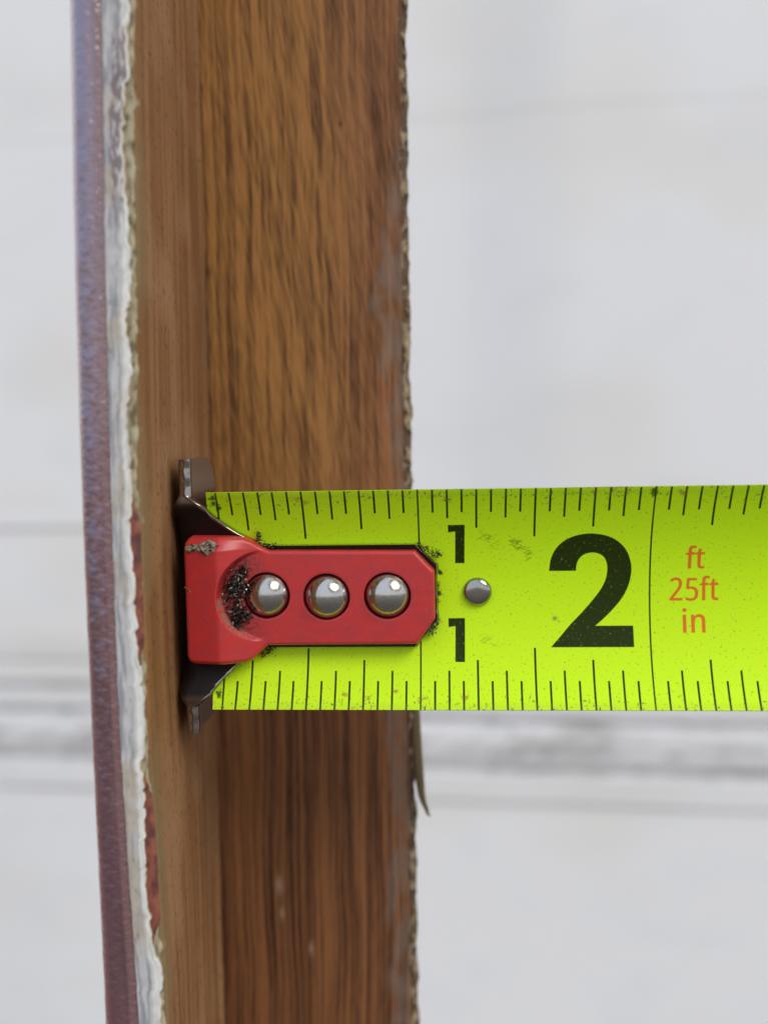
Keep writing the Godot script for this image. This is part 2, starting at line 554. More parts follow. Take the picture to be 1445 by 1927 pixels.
func blot(d: PackedByteArray, W: int, H: int, cx: float, cy: float, rx: float, ry: float, c: Color, k: float) -> void:
	for y in range(maxi(0, int(cy - 2 * ry)), mini(H, int(cy + 2 * ry) + 1)):
		for x in range(maxi(0, int(cx - 2 * rx)), mini(W, int(cx + 2 * rx) + 1)):
			var q := pow((x - cx) / rx, 2.0) + pow((y - cy) / ry, 2.0)
			var a := k * exp(-q)
			if a > 0.02:
				var at := (y * W + x) * 3
				put(d, at, Color(d[at] / 255.0, d[at + 1] / 255.0, d[at + 2] / 255.0).lerp(c, a))

func side_wood() -> StandardMaterial3D:
	var W := 160
	var H := 1536
	var d := PackedByteArray()
	d.resize(W * H * 3)
	var n1 := noise(61, 0.30, 3)
	var n2 := noise(62, 1.2, 2)
	var n3 := noise(63, 0.05, 2)
	for py in H:
		var y := 62.0 - 145.0 * (py + 0.5) / H
		for px in W:
			var x := 36.0 * (px + 0.5) / W
			var s := n1.get_noise_2d(x * 1.2, y * 0.05)
			var p := n2.get_noise_2d(x * 0.8, y * 0.55)
			var b := n3.get_noise_2d(x, y)
			var c := Color(0.315, 0.155, 0.064).lerp(Color(0.220, 0.100, 0.038), clampf(0.5 + 1.3 * s, 0, 1))
			c = c.lerp(Color(0.36, 0.20, 0.095), clampf(b * 1.2, 0, 0.6))
			c = c.lerp(Color(0.06, 0.03, 0.014), clampf(p * 2.4 - 1.0, 0, 0.55))
			# darker tone at the foot and by the paint
			c = c.lerp(Color(0.17, 0.08, 0.033), smoothstep(29.0, 34.5, x) * (0.55 + 0.8 * s))
			c = c.lerp(Color(0.23, 0.16, 0.075), smoothstep(4.5, 0.5, x) * clampf(0.45 + 1.2 * b, 0, 0.8))
			put(d, (py * W + px) * 3, c.linear_to_srgb())
	var m := mat(Color.WHITE, 0.7)
	m.albedo_texture = tex(W, H, d)
	m.metallic_specular = 0.3
	return m

func white_paint() -> StandardMaterial3D:
	var W := 48
	var H := 2048
	var d := PackedByteArray()
	d.resize(W * H * 3)
	var n1 := noise(71, 0.55, 3)
	var n2 := noise(72, 0.12, 3)
	var n3 := noise(73, 0.9, 2)
	for py in H:
		var y := 62.0 - 145.0 * (py + 0.5) / H
		for px in W:
			var q := (px + 0.5) / W
			var x := q * 2.6
			var s := n1.get_noise_2d(x * 2.4, y * 0.22)
			var b := n2.get_noise_2d(x * 0.8, y * 0.8)
			var f := n3.get_noise_2d(x * 1.6, y * 0.6)
			var c := Color(0.55, 0.54, 0.525)
			c = c.lerp(Color(0.27, 0.275, 0.285), clampf(s * 2.0 + 0.15, 0, 0.85) * smoothstep(0.95, 0.7, q))
			c = c.lerp(Color(0.48, 0.40, 0.30), clampf(b * 2.2 - 0.05, 0, 0.7))
			c = c.lerp(Color(0.11, 0.10, 0.10), clampf(f * 2.2 - 1.15, 0, 0.5) * smoothstep(0.9, 0.6, q))
			c = c.lerp(Color(0.80, 0.78, 0.72), smoothstep(0.58, 0.78, q) * clampf(0.85 + s, 0, 1))  # bright lip: light caught by the bevel is put into the colour
			c = c.lerp(Color(0.42, 0.29, 0.15), smoothstep(0.95, 0.99, q) * clampf(0.2 + 2.0 * b, 0, 0.8))
			# flaked, stained place near the top
			var st := exp(-pow((y - 31.0) / 8.0, 2.0)) * smoothstep(0.2, 0.45, q) * smoothstep(0.97, 0.85, q)
			c = c.lerp(Color(0.20, 0.145, 0.145), clampf(st * (0.95 + 1.8 * f), 0, 0.9))
			put(d, (py * W + px) * 3, c.linear_to_srgb())
	var m := mat(Color.WHITE, 0.5)
	m.albedo_texture = tex(W, H, d)
	return m

# ---------------------------------------------------------------- the tape measure
const TW := 12.09      # half width of the blade
const TR := 20.38      # radius of its hollow
const TS := 3.975      # depth of its hollow
const PX := 20.0       # print: pixels per mm
const BW := 2048
const BH := 512

func cup(y: float) -> float:
	return -TS + TR - sqrt(maxf(TR * TR - y * y, 0.01))

func build_tape() -> void:
	var o := thing("tape_measure", "fluorescent yellow-green tape measure blade with red end cover, hooked on the wooden edge", "tape measure")
	o.transform = Transform3D(Basis(Vector3(0.9971, 0.0046, 0.0754), Vector3(-0.0051, 1.0, 0.0069), Vector3(-0.0753, -0.0072, 0.9971)).orthonormalized(), Vector3(-21.662, -17.796, 0.945) * MM)
	# blade: a closed thin shell
	var P := []
	var U := []
	var prof := []
	for k in 41:
		var y := lerpf(-TW, TW, k / 40.0)
		prof.append([y, cup(y), y])
	for k in 41:
		var y := lerpf(TW, -TW, k / 40.0)
		var n := Vector2(-y, sqrt(TR * TR - y * y)).normalized()
		prof.append([y - n.x * 0.13, cup(y) - n.y * 0.13, 13.0])
	prof.append([-TW, cup(-TW), -TW])
	var nib := noise(81, 0.4, 2)
	for q in prof:
		var r := PackedVector3Array()
		var u := PackedVector2Array()
		for j in 53:
			var s := lerpf(1.9, 101.0, j / 52.0)
			var cut := 0.0
			if j == 0 and absf(q[0]) > 9.0:
				cut = (absf(q[0]) - 9.0) * 0.1
			r.append(Vector3(s + cut, q[0], q[1]))
			u.append(Vector2((s + 1.0) * PX / BW, (12.8 - q[2]) * PX / BH) if q[2] < 12.9 else Vector2((s + 1.0) * PX / BW, 0.995))
		P.append(r)
		U.append(u)
	part("blade", grid(P, U), blade_material(), o, "fluorescent yellow-green blade printed with black ruler marks")
	# steel end hook
	var steel := mat(Color.WHITE, 0.38, 0.6)
	steel.vertex_color_use_as_albedo = true
	var sn := NoiseTexture2D.new()
	sn.width = 256
	sn.height = 256
	sn.seamless = true
	sn.noise = noise(82, 0.02, 4)
	var ramp := Gradient.new()
	ramp.set_color(0, Color(0.25, 0.25, 0.25))
	ramp.set_color(1, Color(0.6, 0.6, 0.6))
	sn.color_ramp = ramp
	steel.roughness = 1.0
	steel.roughness_texture = sn
	steel.uv1_scale = Vector3(0.05, 0.05, 0.05)
	part("end_hook", hook_mesh(), steel, o, "dark steel end hook with wings above and below the blade")
	var hook: Node3D = o.get_node("end_hook")
	var worn := mat(lin(0.30, 0.275, 0.25), 0.36, 1.0)
	worn.roughness_texture = sn
	worn.uv1_scale = Vector3(0.05, 0.05, 0.05)
	part("worn_rim", hook_mesh(true), worn, hook, "bare worn metal along the rim of the hook")
	# red cover
	var red := mat(Color.WHITE, 0.34)
	red.albedo_texture = cover_print()
	red.metallic_specular = 0.5
	var rn := NoiseTexture2D.new()
	rn.width = 256
	rn.height = 256
	rn.seamless = true
	rn.as_normal_map = true
	rn.bump_strength = 1.2
	rn.noise = noise(83, 0.03, 3)
	red.normal_enabled = true
	red.normal_texture = rn
	red.normal_scale = 0.25
	part("end_cover", cover_mesh(), red, o, "glossy red plastic end cover with a raised head")
	var chrome := mat(lin(0.50, 0.48, 0.45), 0.2, 1.0)
	var cn := NoiseTexture2D.new()
	cn.width = 256
	cn.height = 256
	cn.seamless = true
	cn.noise = noise(84, 0.03, 4)
	var cr := Gradient.new()
	cr.set_color(0, Color(0.07, 0.07, 0.07))
	cr.set_color(1, Color(0.30, 0.30, 0.30))
	cn.color_ramp = cr
	chrome.roughness = 1.0
	chrome.roughness_texture = cn
	chrome.uv1_scale = Vector3(0.2, 0.2, 0.2)
	for b in BALLS:
		var m := cap(2.40, 1.4)
		var p := part("rivet_head", m, chrome, o, "polished steel dome set in the red cover")
		p.position = Vector3(b.x, b.y, -0.95) * MM
		p.rotation_degrees = Vector3(rng.randf_range(-2.5, 2.5), rng.randf_range(-2.5, 2.5), rng.randf_range(0, 360))
	var dim := mat(lin(0.36, 0.35, 0.33), 0.16, 1.0)
	var rv := part("blade_rivet", dome(1.62, 0.85, 0.4), dim, o, "small flat-topped steel rivet in the blade")
	rv.position = Vector3(31.8, 0.36, -3.98) * MM
	build_grit(o.transform)

const BALLS := [Vector2(8.49, 0.56), Vector2(15.16, 0.38), Vector2(21.9, 0.44)]

func cap(r: float, h: float) -> ArrayMesh:
	# a shallow polished dome on a short shank
	var R := (r * r + h * h) / (2.0 * h)
	var t1 := asin(r / R)
	var P := []
	for i in 28:
		var row := PackedVector3Array()
		var t := t1 * (1.0 - (i - 3.0) / 24.0)
		for k in 49:
			var a := TAU * k / 48.0
			var rr := R * sin(t)
			var z := R * cos(t) - R + h
			if i < 3:
				rr = r + [0.0, 0.03, 0.03][i]
				z = [-1.2, -0.12, -0.04][i]
			row.append(Vector3(cos(a) * rr, sin(a) * rr, z))
		P.append(row)
	return grid(P)

func dome(r: float, h: float, flat_: float) -> ArrayMesh:
	var P := []
	for i in 25:
		var a := PI / 2 * i / 24.0
		var rr := r * cos(a)
		var z := h * sin(a)
		if flat_ > 0.0:
			# superellipse: flatter top, tighter shoulder
			var e := 2.0 / (2.0 + 2.0 * flat_)
			rr = r * pow(cos(a), e) if i < 24 else 0.0
			z = h * pow(sin(a), e)
		var row := PackedVector3Array()
		for k in 49:
			var t := TAU * k / 48.0
			row.append(Vector3(cos(t) * rr, sin(t) * rr, z))
		P.append(row)
	return grid(P)

# outline of the red cover: half-heights above and below as a function of x
const C_TOP := [Vector2(-0.3, 6.6), Vector2(0.0, 7.1), Vector2(0.4, 7.35), Vector2(4.8, 7.25), Vector2(6.2, 7.05), Vector2(7.1, 6.6), Vector2(8.0, 5.95), Vector2(8.9, 5.56), Vector2(25.0, 5.38), Vector2(27.1, 3.1)]
const C_BOT := [Vector2(-0.3, -5.9), Vector2(0.0, -6.6), Vector2(0.5, -6.9), Vector2(5.0, -6.85), Vector2(6.2, -6.78), Vector2(6.9, -6.5), Vector2(7.7, -5.75), Vector2(8.5, -5.08), Vector2(25.1, -5.0), Vector2(27.1, -2.15)]

func cover_height(x: float, y: float, edge: float) -> float:
	var head := 1.0 - smoothstep(3.2, 8.4, x)
	var z := -0.8 + 2.3 * head
	z -= 0.2 * maxf(0.0, 3.6 - x)
	# the upper flank of the head slopes away
	var drop := 0.0
	var above := y - 5.85
	if above > 0.0:
		drop = 0.75 * above * head
	z -= drop
	var below := -6.35 - y
	if below > 0.0:
		z -= 0.8 * below * head
	# round recess about the first dome
	var r0 := Vector2(x, y).distance_to(BALLS[0])
	var inside := 1.0 - smoothstep(4.8, 5.2, r0)
	z = lerpf(z, minf(z, -0.8), inside)
	# gap round each dome
	for b in BALLS:
		var r := Vector2(x, y).distance_to(b)
		if r < 3.0:
			z -= 1.6 * (1.0 - smoothstep(2.46, 2.56, r))
			z -= 0.06 * (1.0 - smoothstep(2.5, 2.8, r))
	var k := 0.42
	if edge < k:
		z -= k - sqrt(maxf(k * k - (k - edge) * (k - edge), 0.0))
	return z

func cover_mesh() -> ArrayMesh:
	var outline := PackedVector2Array()
	for q in C_TOP:
		outline.append(q)
	for i in range(C_BOT.size() - 1, -1, -1):
		outline.append(C_BOT[i])
	var xs := PackedFloat32Array()
	for k in 5:
		xs.append(-0.3 + 0.06 * k)
	var x := 0.06
	while x < 26.9:
		xs.append(x)
		x += 0.08
	for k in 4:
		xs.append(26.92 + 0.06 * k)
	var ny := 170
	var P := []
	for i in ny + 3:
		var row := PackedVector3Array()
		for j in range(-1, xs.size() + 1):
			var xx: float = xs[clampi(j, 0, xs.size() - 1)]
			var t := along(C_TOP, xx)
			var b := along(C_BOT, xx)
			var y := lerpf(b, t, clampf((i - 1.0) / ny, 0.0, 1.0))
			if i == 0 or i == ny + 2 or j == -1 or j == xs.size():
				row.append(Vector3(xx, y, -3.6))
				continue
			var e := 9.0
			var pt := Vector2(xx, y)
			for s in outline.size():
				var c := Geometry2D.get_closest_point_to_segment(pt, outline[s], outline[(s + 1) % outline.size()])
				e = minf(e, c.distance_to(pt))
			row.append(Vector3(xx, y, cover_height(xx, y, e)))
		P.append(row)
	var UV := []
	for r in P:
		var u := PackedVector2Array()
		for q in r:
			u.append(Vector2((q.x + 1.0) / 29.0, (8.0 - q.y) / 16.0))
		UV.append(u)
	return grid(P, UV)

func cover_print() -> ImageTexture:
	# red plastic with rubbed spots, hairline scratches and grime
	var W := 928
	var H := 512
	var d := PackedByteArray()
	d.resize(W * H * 3)
	var n1 := noise(86, 0.012, 3)
	var n2 := noise(87, 0.06, 3)
	for py in H:
		for px in W:
			var a := n1.get_noise_2d(px, py)
			var b := n2.get_noise_2d(px, py)
			var x := px / 32.0 - 1.0
			var y := 8.0 - py / 32.0
			var c := Color(0.56, 0.034, 0.032).lerp(Color(0.49, 0.036, 0.040), clampf(0.5 + a * 1.3, 0, 1))
			c = c.lerp(Color(0.55, 0.16, 0.15), clampf(b * 1.0 - 0.42, 0, 0.14))
			var r0 := Vector2(x, y).distance_to(BALLS[0])
			# rubbed pale rim low on the left of the recess, dark grime on its upper left
			var way := atan2(y - BALLS[0].y, x - BALLS[0].x)
			var rim := exp(-pow((r0 - 5.0) / 0.13, 2.0))
			c = c.lerp(Color(0.50, 0.33, 0.24), rim * clampf(0.55 + b, 0, 0.8) * smoothstep(0.9, 0.3, absf(way + 2.65)))
			var soot := smoothstep(5.3, 4.7, r0) * smoothstep(2.5, 3.2, r0) * smoothstep(1.5, 0.5, absf(absf(way) - 2.9)) * clampf(0.42 + 1.6 * b, 0, 1)
			if x < BALLS[0].x:
				c = c.lerp(Color(0.035, 0.028, 0.022), soot * 0.9)
			for q in BALLS:
				var rr := Vector2(x, y).distance_to(q)
				c = c.lerp(Color(0.10, 0.02, 0.018), 0.55 * smoothstep(2.75, 2.5, rr))
			put(d, (py * W + px) * 3, c.linear_to_srgb())
	for k in 46:
		var x := rng.randf_range(0.0, 27.0)
		var y := rng.randf_range(-6.5, 6.5)
		var ang := rng.randf_range(-0.5, 0.5) + (PI / 2 if k % 4 == 0 else 0.0)
		var l := rng.randf_range(0.3, 1.8)
		var v := rng.randf_range(0.03, 0.13)
		for t in int(l * 20.0):
			blot(d, W, H, (x + 1.0 + cos(ang) * t * 0.05) * 32.0, (8.0 - y - sin(ang) * t * 0.05) * 32.0, 0.8, 0.8, Color(0.85, 0.55, 0.5), v)
	for k in 34:
		blot(d, W, H, rng.randf_range(0.0, W), rng.randf_range(0.0, H), rng.randf_range(0.8, 2.2), rng.randf_range(0.8, 2.2), Color(0.15, 0.08, 0.07) if k % 2 else Color(0.9, 0.7, 0.65), rng.randf_range(0.1, 0.4))
	return tex(W, H, d)

const H_TOP := [Vector2(3.7, 27.2), Vector2(5.98, 24.9), Vector2(5.99, 8.0), Vector2(7.5, 5.2), Vector2(8.6, 3.7), Vector2(9.65, 2.5), Vector2(10.7, 1.65), Vector2(11.3, 0.7), Vector2(11.7, 0.0)]
const H_BOT := [Vector2(2.6, 27.2), Vector2(5.5, 24.9), Vector2(5.51, 8.0), Vector2(7.4, 4.7), Vector2(8.8, 3.2), Vector2(10.4, 1.9), Vector2(11.3, 0.8), Vector2(11.8, 0.0)]

func tint_row(n: int) -> PackedColorArray:
	var c := PackedColorArray()
	c.resize(n)
	c.fill(Color(0.17, 0.125, 0.10))
	return c

func hook_mesh(rim_only := false) -> ArrayMesh:
	var th := 0.5
	var dent := noise(88, 0.5, 2)
	var ys := [3.7]
	ys = []
	var y := -14.9
	while y < 15.85:
		ys.append(y)
		y += 0.12
	ys.append_array([5.98, 5.99, -5.5, -5.51, -2.6, 3.7])
	ys.sort()
	var mid := []
	for yy in ys:
		var a := absf(yy)
		var xe := along(H_TOP, a) if yy > 0 else along(H_BOT, a)
		var xm := lerpf(-1.3, -0.35, smoothstep(9.8, 12.2, a))
		var r := lerpf(1.5, 0.06, smoothstep(8.5, 11.6, a))
		var zc := cup(minf(a, 12.0)) + 0.62
		var ztop := lerpf(zc, -0.55, smoothstep(10.6, 11.8, a))
		# rounded far corners of the wings
		var zend := -12.6
		var corner := minf(maxf(0.0, a - 12.6), 2.6)
		zend += 2.6 - sqrt(maxf(2.6 * 2.6 - corner * corner, 0.0))
		var row := PackedVector3Array()
		for k in 14:
			var q := pow(k / 13.0, 0.7)
			row.append(Vector3(lerpf(maxf(xe, xm + r + 0.001), xm + r, q), yy, ztop))
		for k in range(1, 9):
			var t := PI / 2 * k / 8.0
			row.append(Vector3(xm + r - r * sin(t), yy, ztop - r + r * cos(t)))
		for k in range(1, 9):
			row.append(Vector3(xm, yy, lerpf(ztop - r, zend, k / 8.0)))
		mid.append(row)
	# offset the middle sheet both ways and close the rim
	var nu: int = mid[0].size()
	var A := []
	var B := []
	for i in mid.size():
		var ra := PackedVector3Array()
		var rb := PackedVector3Array()
		for j in nu:
			var du: Vector3
			var a: Vector3 = mid[i][maxi(j - 1, 0)]
			var b: Vector3 = mid[i][mini(j + 1, nu - 1)]
			du = b - a
			var n := Vector3(0, 0, 1)
			if j > 21:
				n = Vector3(-1, 0, 0)
			elif j > 13:
				var t := PI / 2 * (j - 13) / 8.0
				n = Vector3(-sin(t), 0, cos(t))
			ra.append(mid[i][j] + n * th)
			rb.append(mid[i][j] - n * th)
		A.append(ra)
		B.append(rb)
	var out := []
	var front := []
	var back := []
	var tint := []
	for i in A.size():
		var r := A[i].duplicate() as PackedVector3Array
		r.reverse()
		front.append(r)
		back.append(B[i])
		var tone := PackedColorArray()
		tone.resize(nu)
		tone.fill(Color(0.022, 0.018, 0.016).lerp(Color(0.24, 0.165, 0.125), smoothstep(10.2, 12.2, absf(ys[i]))))  # black coating at the bend, darkened further to paint in contact shade
		tint.append(tone)
	if not rim_only:
		out.append(grid(front, [], tint))
		out.append(grid(back, [], tint))
	# rim strips: along the free edge, the foot, and both ends
	for j in [nu - 1] if not rim_only else [0]:
		var s := [PackedVector3Array(), PackedVector3Array(), PackedVector3Array()]
		if rim_only:
			s = [PackedVector3Array(), PackedVector3Array(), PackedVector3Array(), PackedVector3Array(), PackedVector3Array()]
			for i in A.size():
				var a := absf(ys[i])
				var wing := smoothstep(10.9, 11.9, a)
				var w := lerpf(0.32 * smoothstep(5.9, 7.5, a) + 0.05, 0.42, wing)
				var p: Vector3 = A[i][0] + Vector3(dent.get_noise_1d(ys[i]), 0, 0.6 * dent.get_noise_1d(ys[i] + 90.0)) * 0.13
				w *= 1.0 + 1.2 * dent.get_noise_1d(ys[i] * 1.5 + 300.0)
				s[0].append(p + Vector3(-w, 0, lerpf(-0.04, -0.12, wing)))
				s[1].append(p + Vector3(-w * 0.6, 0, 0.05))
				s[2].append(p + Vector3(0.05, 0, 0.04))
				s[3].append(p + Vector3(lerpf(0.22, 0.45, wing), 0, -0.2))
				s[4].append(B[i][0] + Vector3(lerpf(0.1, 0.45, wing), 0, 0))
			out.append(grid(s))
			continue
		for i in A.size():
			s[0].append(A[i][j])
			s[1].append((A[i][j] + B[i][j]) * 0.5 + (Vector3(0.12, 0, 0) if j == 0 else Vector3(0, 0, -0.12)))
			s[2].append(B[i][j])
		out.append(grid(s, [], [tint_row(A.size()), tint_row(A.size()), tint_row(A.size())]))
	if not rim_only:
		for i in [0, A.size() - 1]:
			out.append(grid([A[i], B[i]], [], [tint[i], tint[i]]))
	return joined(out)

# ---------------------------------------------------------------- the print on the blade
func fill(buf: PackedFloat32Array, polys: Array, v := 1.0) -> void:
	# polys: closed outlines in pixels, filled even-odd with exact coverage across and four rows per pixel
	var y0 := 1e9
	var y1 := -1e9
	for p in polys:
		for q in p:
			y0 = minf(y0, q.y)
			y1 = maxf(y1, q.y)
	for row in range(maxi(0, int(floor(y0))), mini(BH, int(ceil(y1)))):
		for sub in 4:
			var yy := row + (sub + 0.5) / 4.0
			var xs := PackedFloat32Array()
			for p in polys:
				for i in p.size():
					var a: Vector2 = p[i]
					var b: Vector2 = p[(i + 1) % p.size()]
					if (a.y <= yy) != (b.y <= yy):
						xs.append(a.x + (yy - a.y) / (b.y - a.y) * (b.x - a.x))
			xs.sort()
			for k in range(0, xs.size() - 1, 2):
				var l := maxf(xs[k], 0.0)
				var r := minf(xs[k + 1], BW - 0.001)
				for px in range(int(floor(l)), int(floor(r)) + 1):
					var c := minf(r, px + 1.0) - maxf(l, px)
					if c > 0.0:
						var at := row * BW + px
						buf[at] = minf(1.0, buf[at] + c * 0.25 * v)

func pxl(s: float, y: float) -> Vector2:
	return Vector2((s + 1.0) * PX, (12.8 - y) * PX)

func bar(buf: PackedFloat32Array, s: float, ya: float, yb: float, w := 0.225) -> void:
	fill(buf, [PackedVector2Array([pxl(s - w / 2, ya), pxl(s + w / 2, ya), pxl(s + w / 2, yb), pxl(s - w / 2, yb)])])

func shape(buf: PackedFloat32Array, flat_list: Array) -> void:
	var p := PackedVector2Array()
	for q in flat_list:
		p.append(pxl(q.x, q.y))
	fill(buf, [p])

func lettering(buf: PackedFloat32Array, text: String, box: Rect2) -> void:
	var f := SystemFont.new()
	f.font_names = PackedStringArray(["Droid Sans"])
	f.font_weight = 400
	var t := TextMesh.new()
	t.text = text
	t.font = f
	t.font_size = 64
	t.pixel_size = 0.02
	t.depth = 0.0
	t.curve_step = 0.5
	var arr := t.get_mesh_arrays()
	var v: PackedVector3Array = arr[Mesh.ARRAY_VERTEX]
	var idx: PackedInt32Array = arr[Mesh.ARRAY_INDEX]
	var lo := Vector2(1e9, 1e9)
	var hi := Vector2(-1e9, -1e9)
	for q in v:
		lo = lo.min(Vector2(q.x, q.y))
		hi = hi.max(Vector2(q.x, q.y))
	var k := box.size / (hi - lo)
	for i in range(0, idx.size(), 3):
		var tri := PackedVector2Array()
		for c in 3:
			var q := v[idx[i + c]]
			var m := box.position + (Vector2(q.x, q.y) - lo) * k
			tri.append(pxl(m.x, m.y))
		if absf((tri[1] - tri[0]).cross(tri[2] - tri[0])) > 0.01:
			for shift in [-0.75, 0.75]:
				fill(buf, [PackedVector2Array([tri[0] + Vector2(shift, 0), tri[1] + Vector2(shift, 0), tri[2] + Vector2(shift, 0)])], 1.0)

func blade_material() -> StandardMaterial3D:
	var ink := PackedFloat32Array()
	ink.resize(BW * BH)
	var orange := PackedFloat32Array()
	orange.resize(BW * BH)
	# sixteenths of an inch along both edges
	for k in range(1, 64):
		var s := k * 25.4 / 16.0
		var top := 9.5
		var bot := -9.3
		if k % 16 == 0:
			bar(ink, s, TW + 0.2, -TW - 0.2, 0.18)
			continue
		elif k % 8 == 0:
			top = 6.65
			bot = -5.87
		elif k % 4 == 0:
			top = 7.7
			bot = -7.15
		elif k % 2 == 0:
			top = 8.85
			bot = -8.25
		bar(ink, s, TW + 0.2, top)
		bar(ink, s, -TW - 0.2, bot)
	var two := [Vector2(39.76, 2.65), Vector2(39.89, 3.81), Vector2(40.34, 4.96), Vector2(41.1, 5.88), Vector2(42.18, 6.53), Vector2(43.53, 6.86), Vector2(44.76, 6.87), Vector2(46.14, 6.57), Vector2(47.26, 5.95), Vector2(48.12, 5.02), Vector2(48.62, 3.87), Vector2(48.79, 2.72), Vector2(48.62, 1.44), Vector2(48.22, 0.3), Vector2(47.53, -0.82), Vector2(46.55, -1.94), Vector2(45.56, -2.9), Vector2(44.8, -3.53), Vector2(48.96, -3.53), Vector2(48.99, -5.82), Vector2(39.88, -5.82), Vector2(40.94, -4.67), Vector2(42.08, -3.36), Vector2(43.22, -2.2), Vector2(44.34, -0.94), Vector2(45.32, 0.32), Vector2(45.92, 1.46), Vector2(46.15, 2.6), Vector2(46.05, 3.6), Vector2(45.62, 4.33), Vector2(44.84, 4.68), Vector2(44.15, 4.69), Vector2(43.47, 4.44), Vector2(42.99, 3.92), Vector2(42.75, 3.2), Vector2(42.73, 2.65)]
	# curved parts of the figure rounded off
	var smooth := []
	for i in two.size():
		var straight: bool = i in [0, 17, 18, 19, 20, 35]
		var nxt: Vector2 = two[(i + 1) % two.size()]
		smooth.append(two[i])
		if not straight and not ((i + 1) % two.size()) in [17, 18, 19, 20, 35, 0]:
			var pre: Vector2 = two[i - 1]
			var aft: Vector2 = two[(i + 2) % two.size()]
			for q in [0.33, 0.66]:
				smooth.append(Vector2(cubic_interpolate(two[i].x, nxt.x, pre.x, aft.x, q), cubic_interpolate(two[i].y, nxt.y, pre.y, aft.y, q)))
	shape(ink, smooth)
	shape(ink, [Vector2(28.62, 8.05), Vector2(30.46, 8.06), Vector2(30.40, 3.63), Vector2(29.36, 3.64), Vector2(29.42, 7.3), Vector2(28.64, 7.2)])
	shape(ink, [Vector2(28.52, -2.63), Vector2(30.38, -2.61), Vector2(30.32, -7.36), Vector2(29.25, -7.34), Vector2(29.31, -3.5), Vector2(28.54, -3.6)])
	lettering(orange, "ft", Rect2(54.62, 2.79, 2.03, 2.6))
	lettering(orange, "25ft", Rect2(53.0, -0.83, 5.22, 2.8))
	lettering(orange, "in", Rect2(54.39, -4.31, 2.38, 2.67))
	var d := PackedByteArray()
	d.resize(BW * BH * 3)
	var n1 := noise(91, 0.03, 3)
	var n2 := noise(92, 0.11, 3)
	var yellow := Color(0.585, 0.90, 0.012)
	var inkc := Color(0.004, 0.008, 0.003)
	var orc := Color(0.75, 0.12, 0.025)
	var grime := Color(0.17, 0.15, 0.06)
	for py in BH:
		var y := 12.8 - (py + 0.5) / PX
		var near_edge := smoothstep(9.8, 11.9, absf(y))
		for px in BW:
			var at := py * BW + px
			var c := yellow
			var a := 0.0
			if px < 1280:
				var g := n2.get_noise_2d(px, py)
				var f := n1.get_noise_2d(px, py)
				a = clampf(g * 2.4 - 1.05 + 0.35 * f, 0.0, 0.5) + near_edge * clampf(g * 2.2 + f * 1.6 - 0.85, 0.0, 0.6)
				if near_edge > 0.75:
					a = maxf(a, (near_edge - 0.75) * 0.5)
			if a > 0.004:
				c = c.lerp(grime, a)
			if ink[at] > 0.0:
				c = c.lerp(inkc, ink[at] * (0.97 - 0.5 * a))
			if orange[at] > 0.0:
				c = c.lerp(orc, orange[at] * 0.92)
			if py > BH - 6:
				c = Color(0.55, 0.56, 0.50)
			put(d, at * 3, c.linear_to_srgb())
	# scuffs: hatched smudges, rubbed spots, flecks along the edges
	var dark := Color(0.04, 0.055, 0.012).linear_to_srgb()
	for z in [[32.1, 34.1, 5.7, 7.1, 26, 0.55], [35.3, 37.7, 4.5, 6.5, 40, 0.75], [32.2, 34.0, -5.8, -4.8, 14, 0.45]]:
		for k in z[4]:
			var u := rng.randf()
			var s: float = lerpf(z[0], z[1], u) + rng.randf_range(-0.3, 0.3)
			var yy: float = lerpf(z[3], z[2], u) + rng.randf_range(-0.55, 0.55)
			var way := 1.0 if k % 2 else -0.8
			for t in 9:
				var p := pxl(s + 0.07 * (t - 4), yy + 0.035 * (t - 4) * way)
				blot(d, BW, BH, p.x, p.y, 0.9, 0.9, dark, z[5] * rng.randf_range(0.1, 0.6))
	var brown := Color(0.28, 0.15, 0.06).linear_to_srgb()
	for z in [[12.2, 11.3, 1.0], [13.0, 10.9, 0.6], [27.0, 11.4, 0.8], [28.6, 11.0, 0.5], [42.0, 11.5, 1.0], [46.5, 11.6, 1.2], [47.6, 11.5, 0.8], [44.2, 11.6, 0.7], [19.4, -10.9, 0.8], [17.0, -10.6, 0.6], [22.6, -10.3, 0.6], [25.5, -11.0, 0.7], [30.2, -10.9, 0.8], [53.5, 11.4, 0.6]]:
		for k in 26:
			var p := pxl(z[0] + rng.randfn() * 0.42 * z[2], z[1] + rng.randfn() * 0.2 * z[2])
			blot(d, BW, BH, p.x, p.y, rng.randf_range(0.8, 3.0), rng.randf_range(0.7, 2.0), brown, rng.randf_range(0.1, 0.5))
	for z in [[2.6, 11.2, 1.0], [3.2, 10.4, 0.8], [2.6, -10.6, 0.8], [50.6, 11.6, 0.7], [27.2, 1.0, 0.5], [27.4, 0.2, 0.4], [27.6, 2.6, 0.4]]:
		for k in 22:
			var p := pxl(z[0] + rng.randfn() * 0.25 * z[2], z[1] + rng.randfn() * 0.3 * z[2])
			blot(d, BW, BH, p.x, p.y, rng.randf_range(1.0, 4.0), rng.randf_range(1.0, 4.0), dark, rng.randf_range(0.2, 0.7))
	var spot := pxl(40.35, -2.67)
	blot(d, BW, BH, spot.x, spot.y, 5.0, 4.5, Color(0.2, 0.2, 0.1).linear_to_srgb(), 0.8)
	spot = pxl(40.8, -3.0)
	blot(d, BW, BH, spot.x, spot.y, 2.5, 2.0, Color(0.2, 0.2, 0.1).linear_to_srgb(), 0.6)
	for k in 100:
		var p := pxl(rng.randf_range(2.0, 62.0), rng.randf_range(-11.8, 11.8))
		blot(d, BW, BH, p.x, p.y, rng.randf_range(0.6, 1.5), rng.randf_range(0.6, 1.3), dark, rng.randf_range(0.05, 0.35))
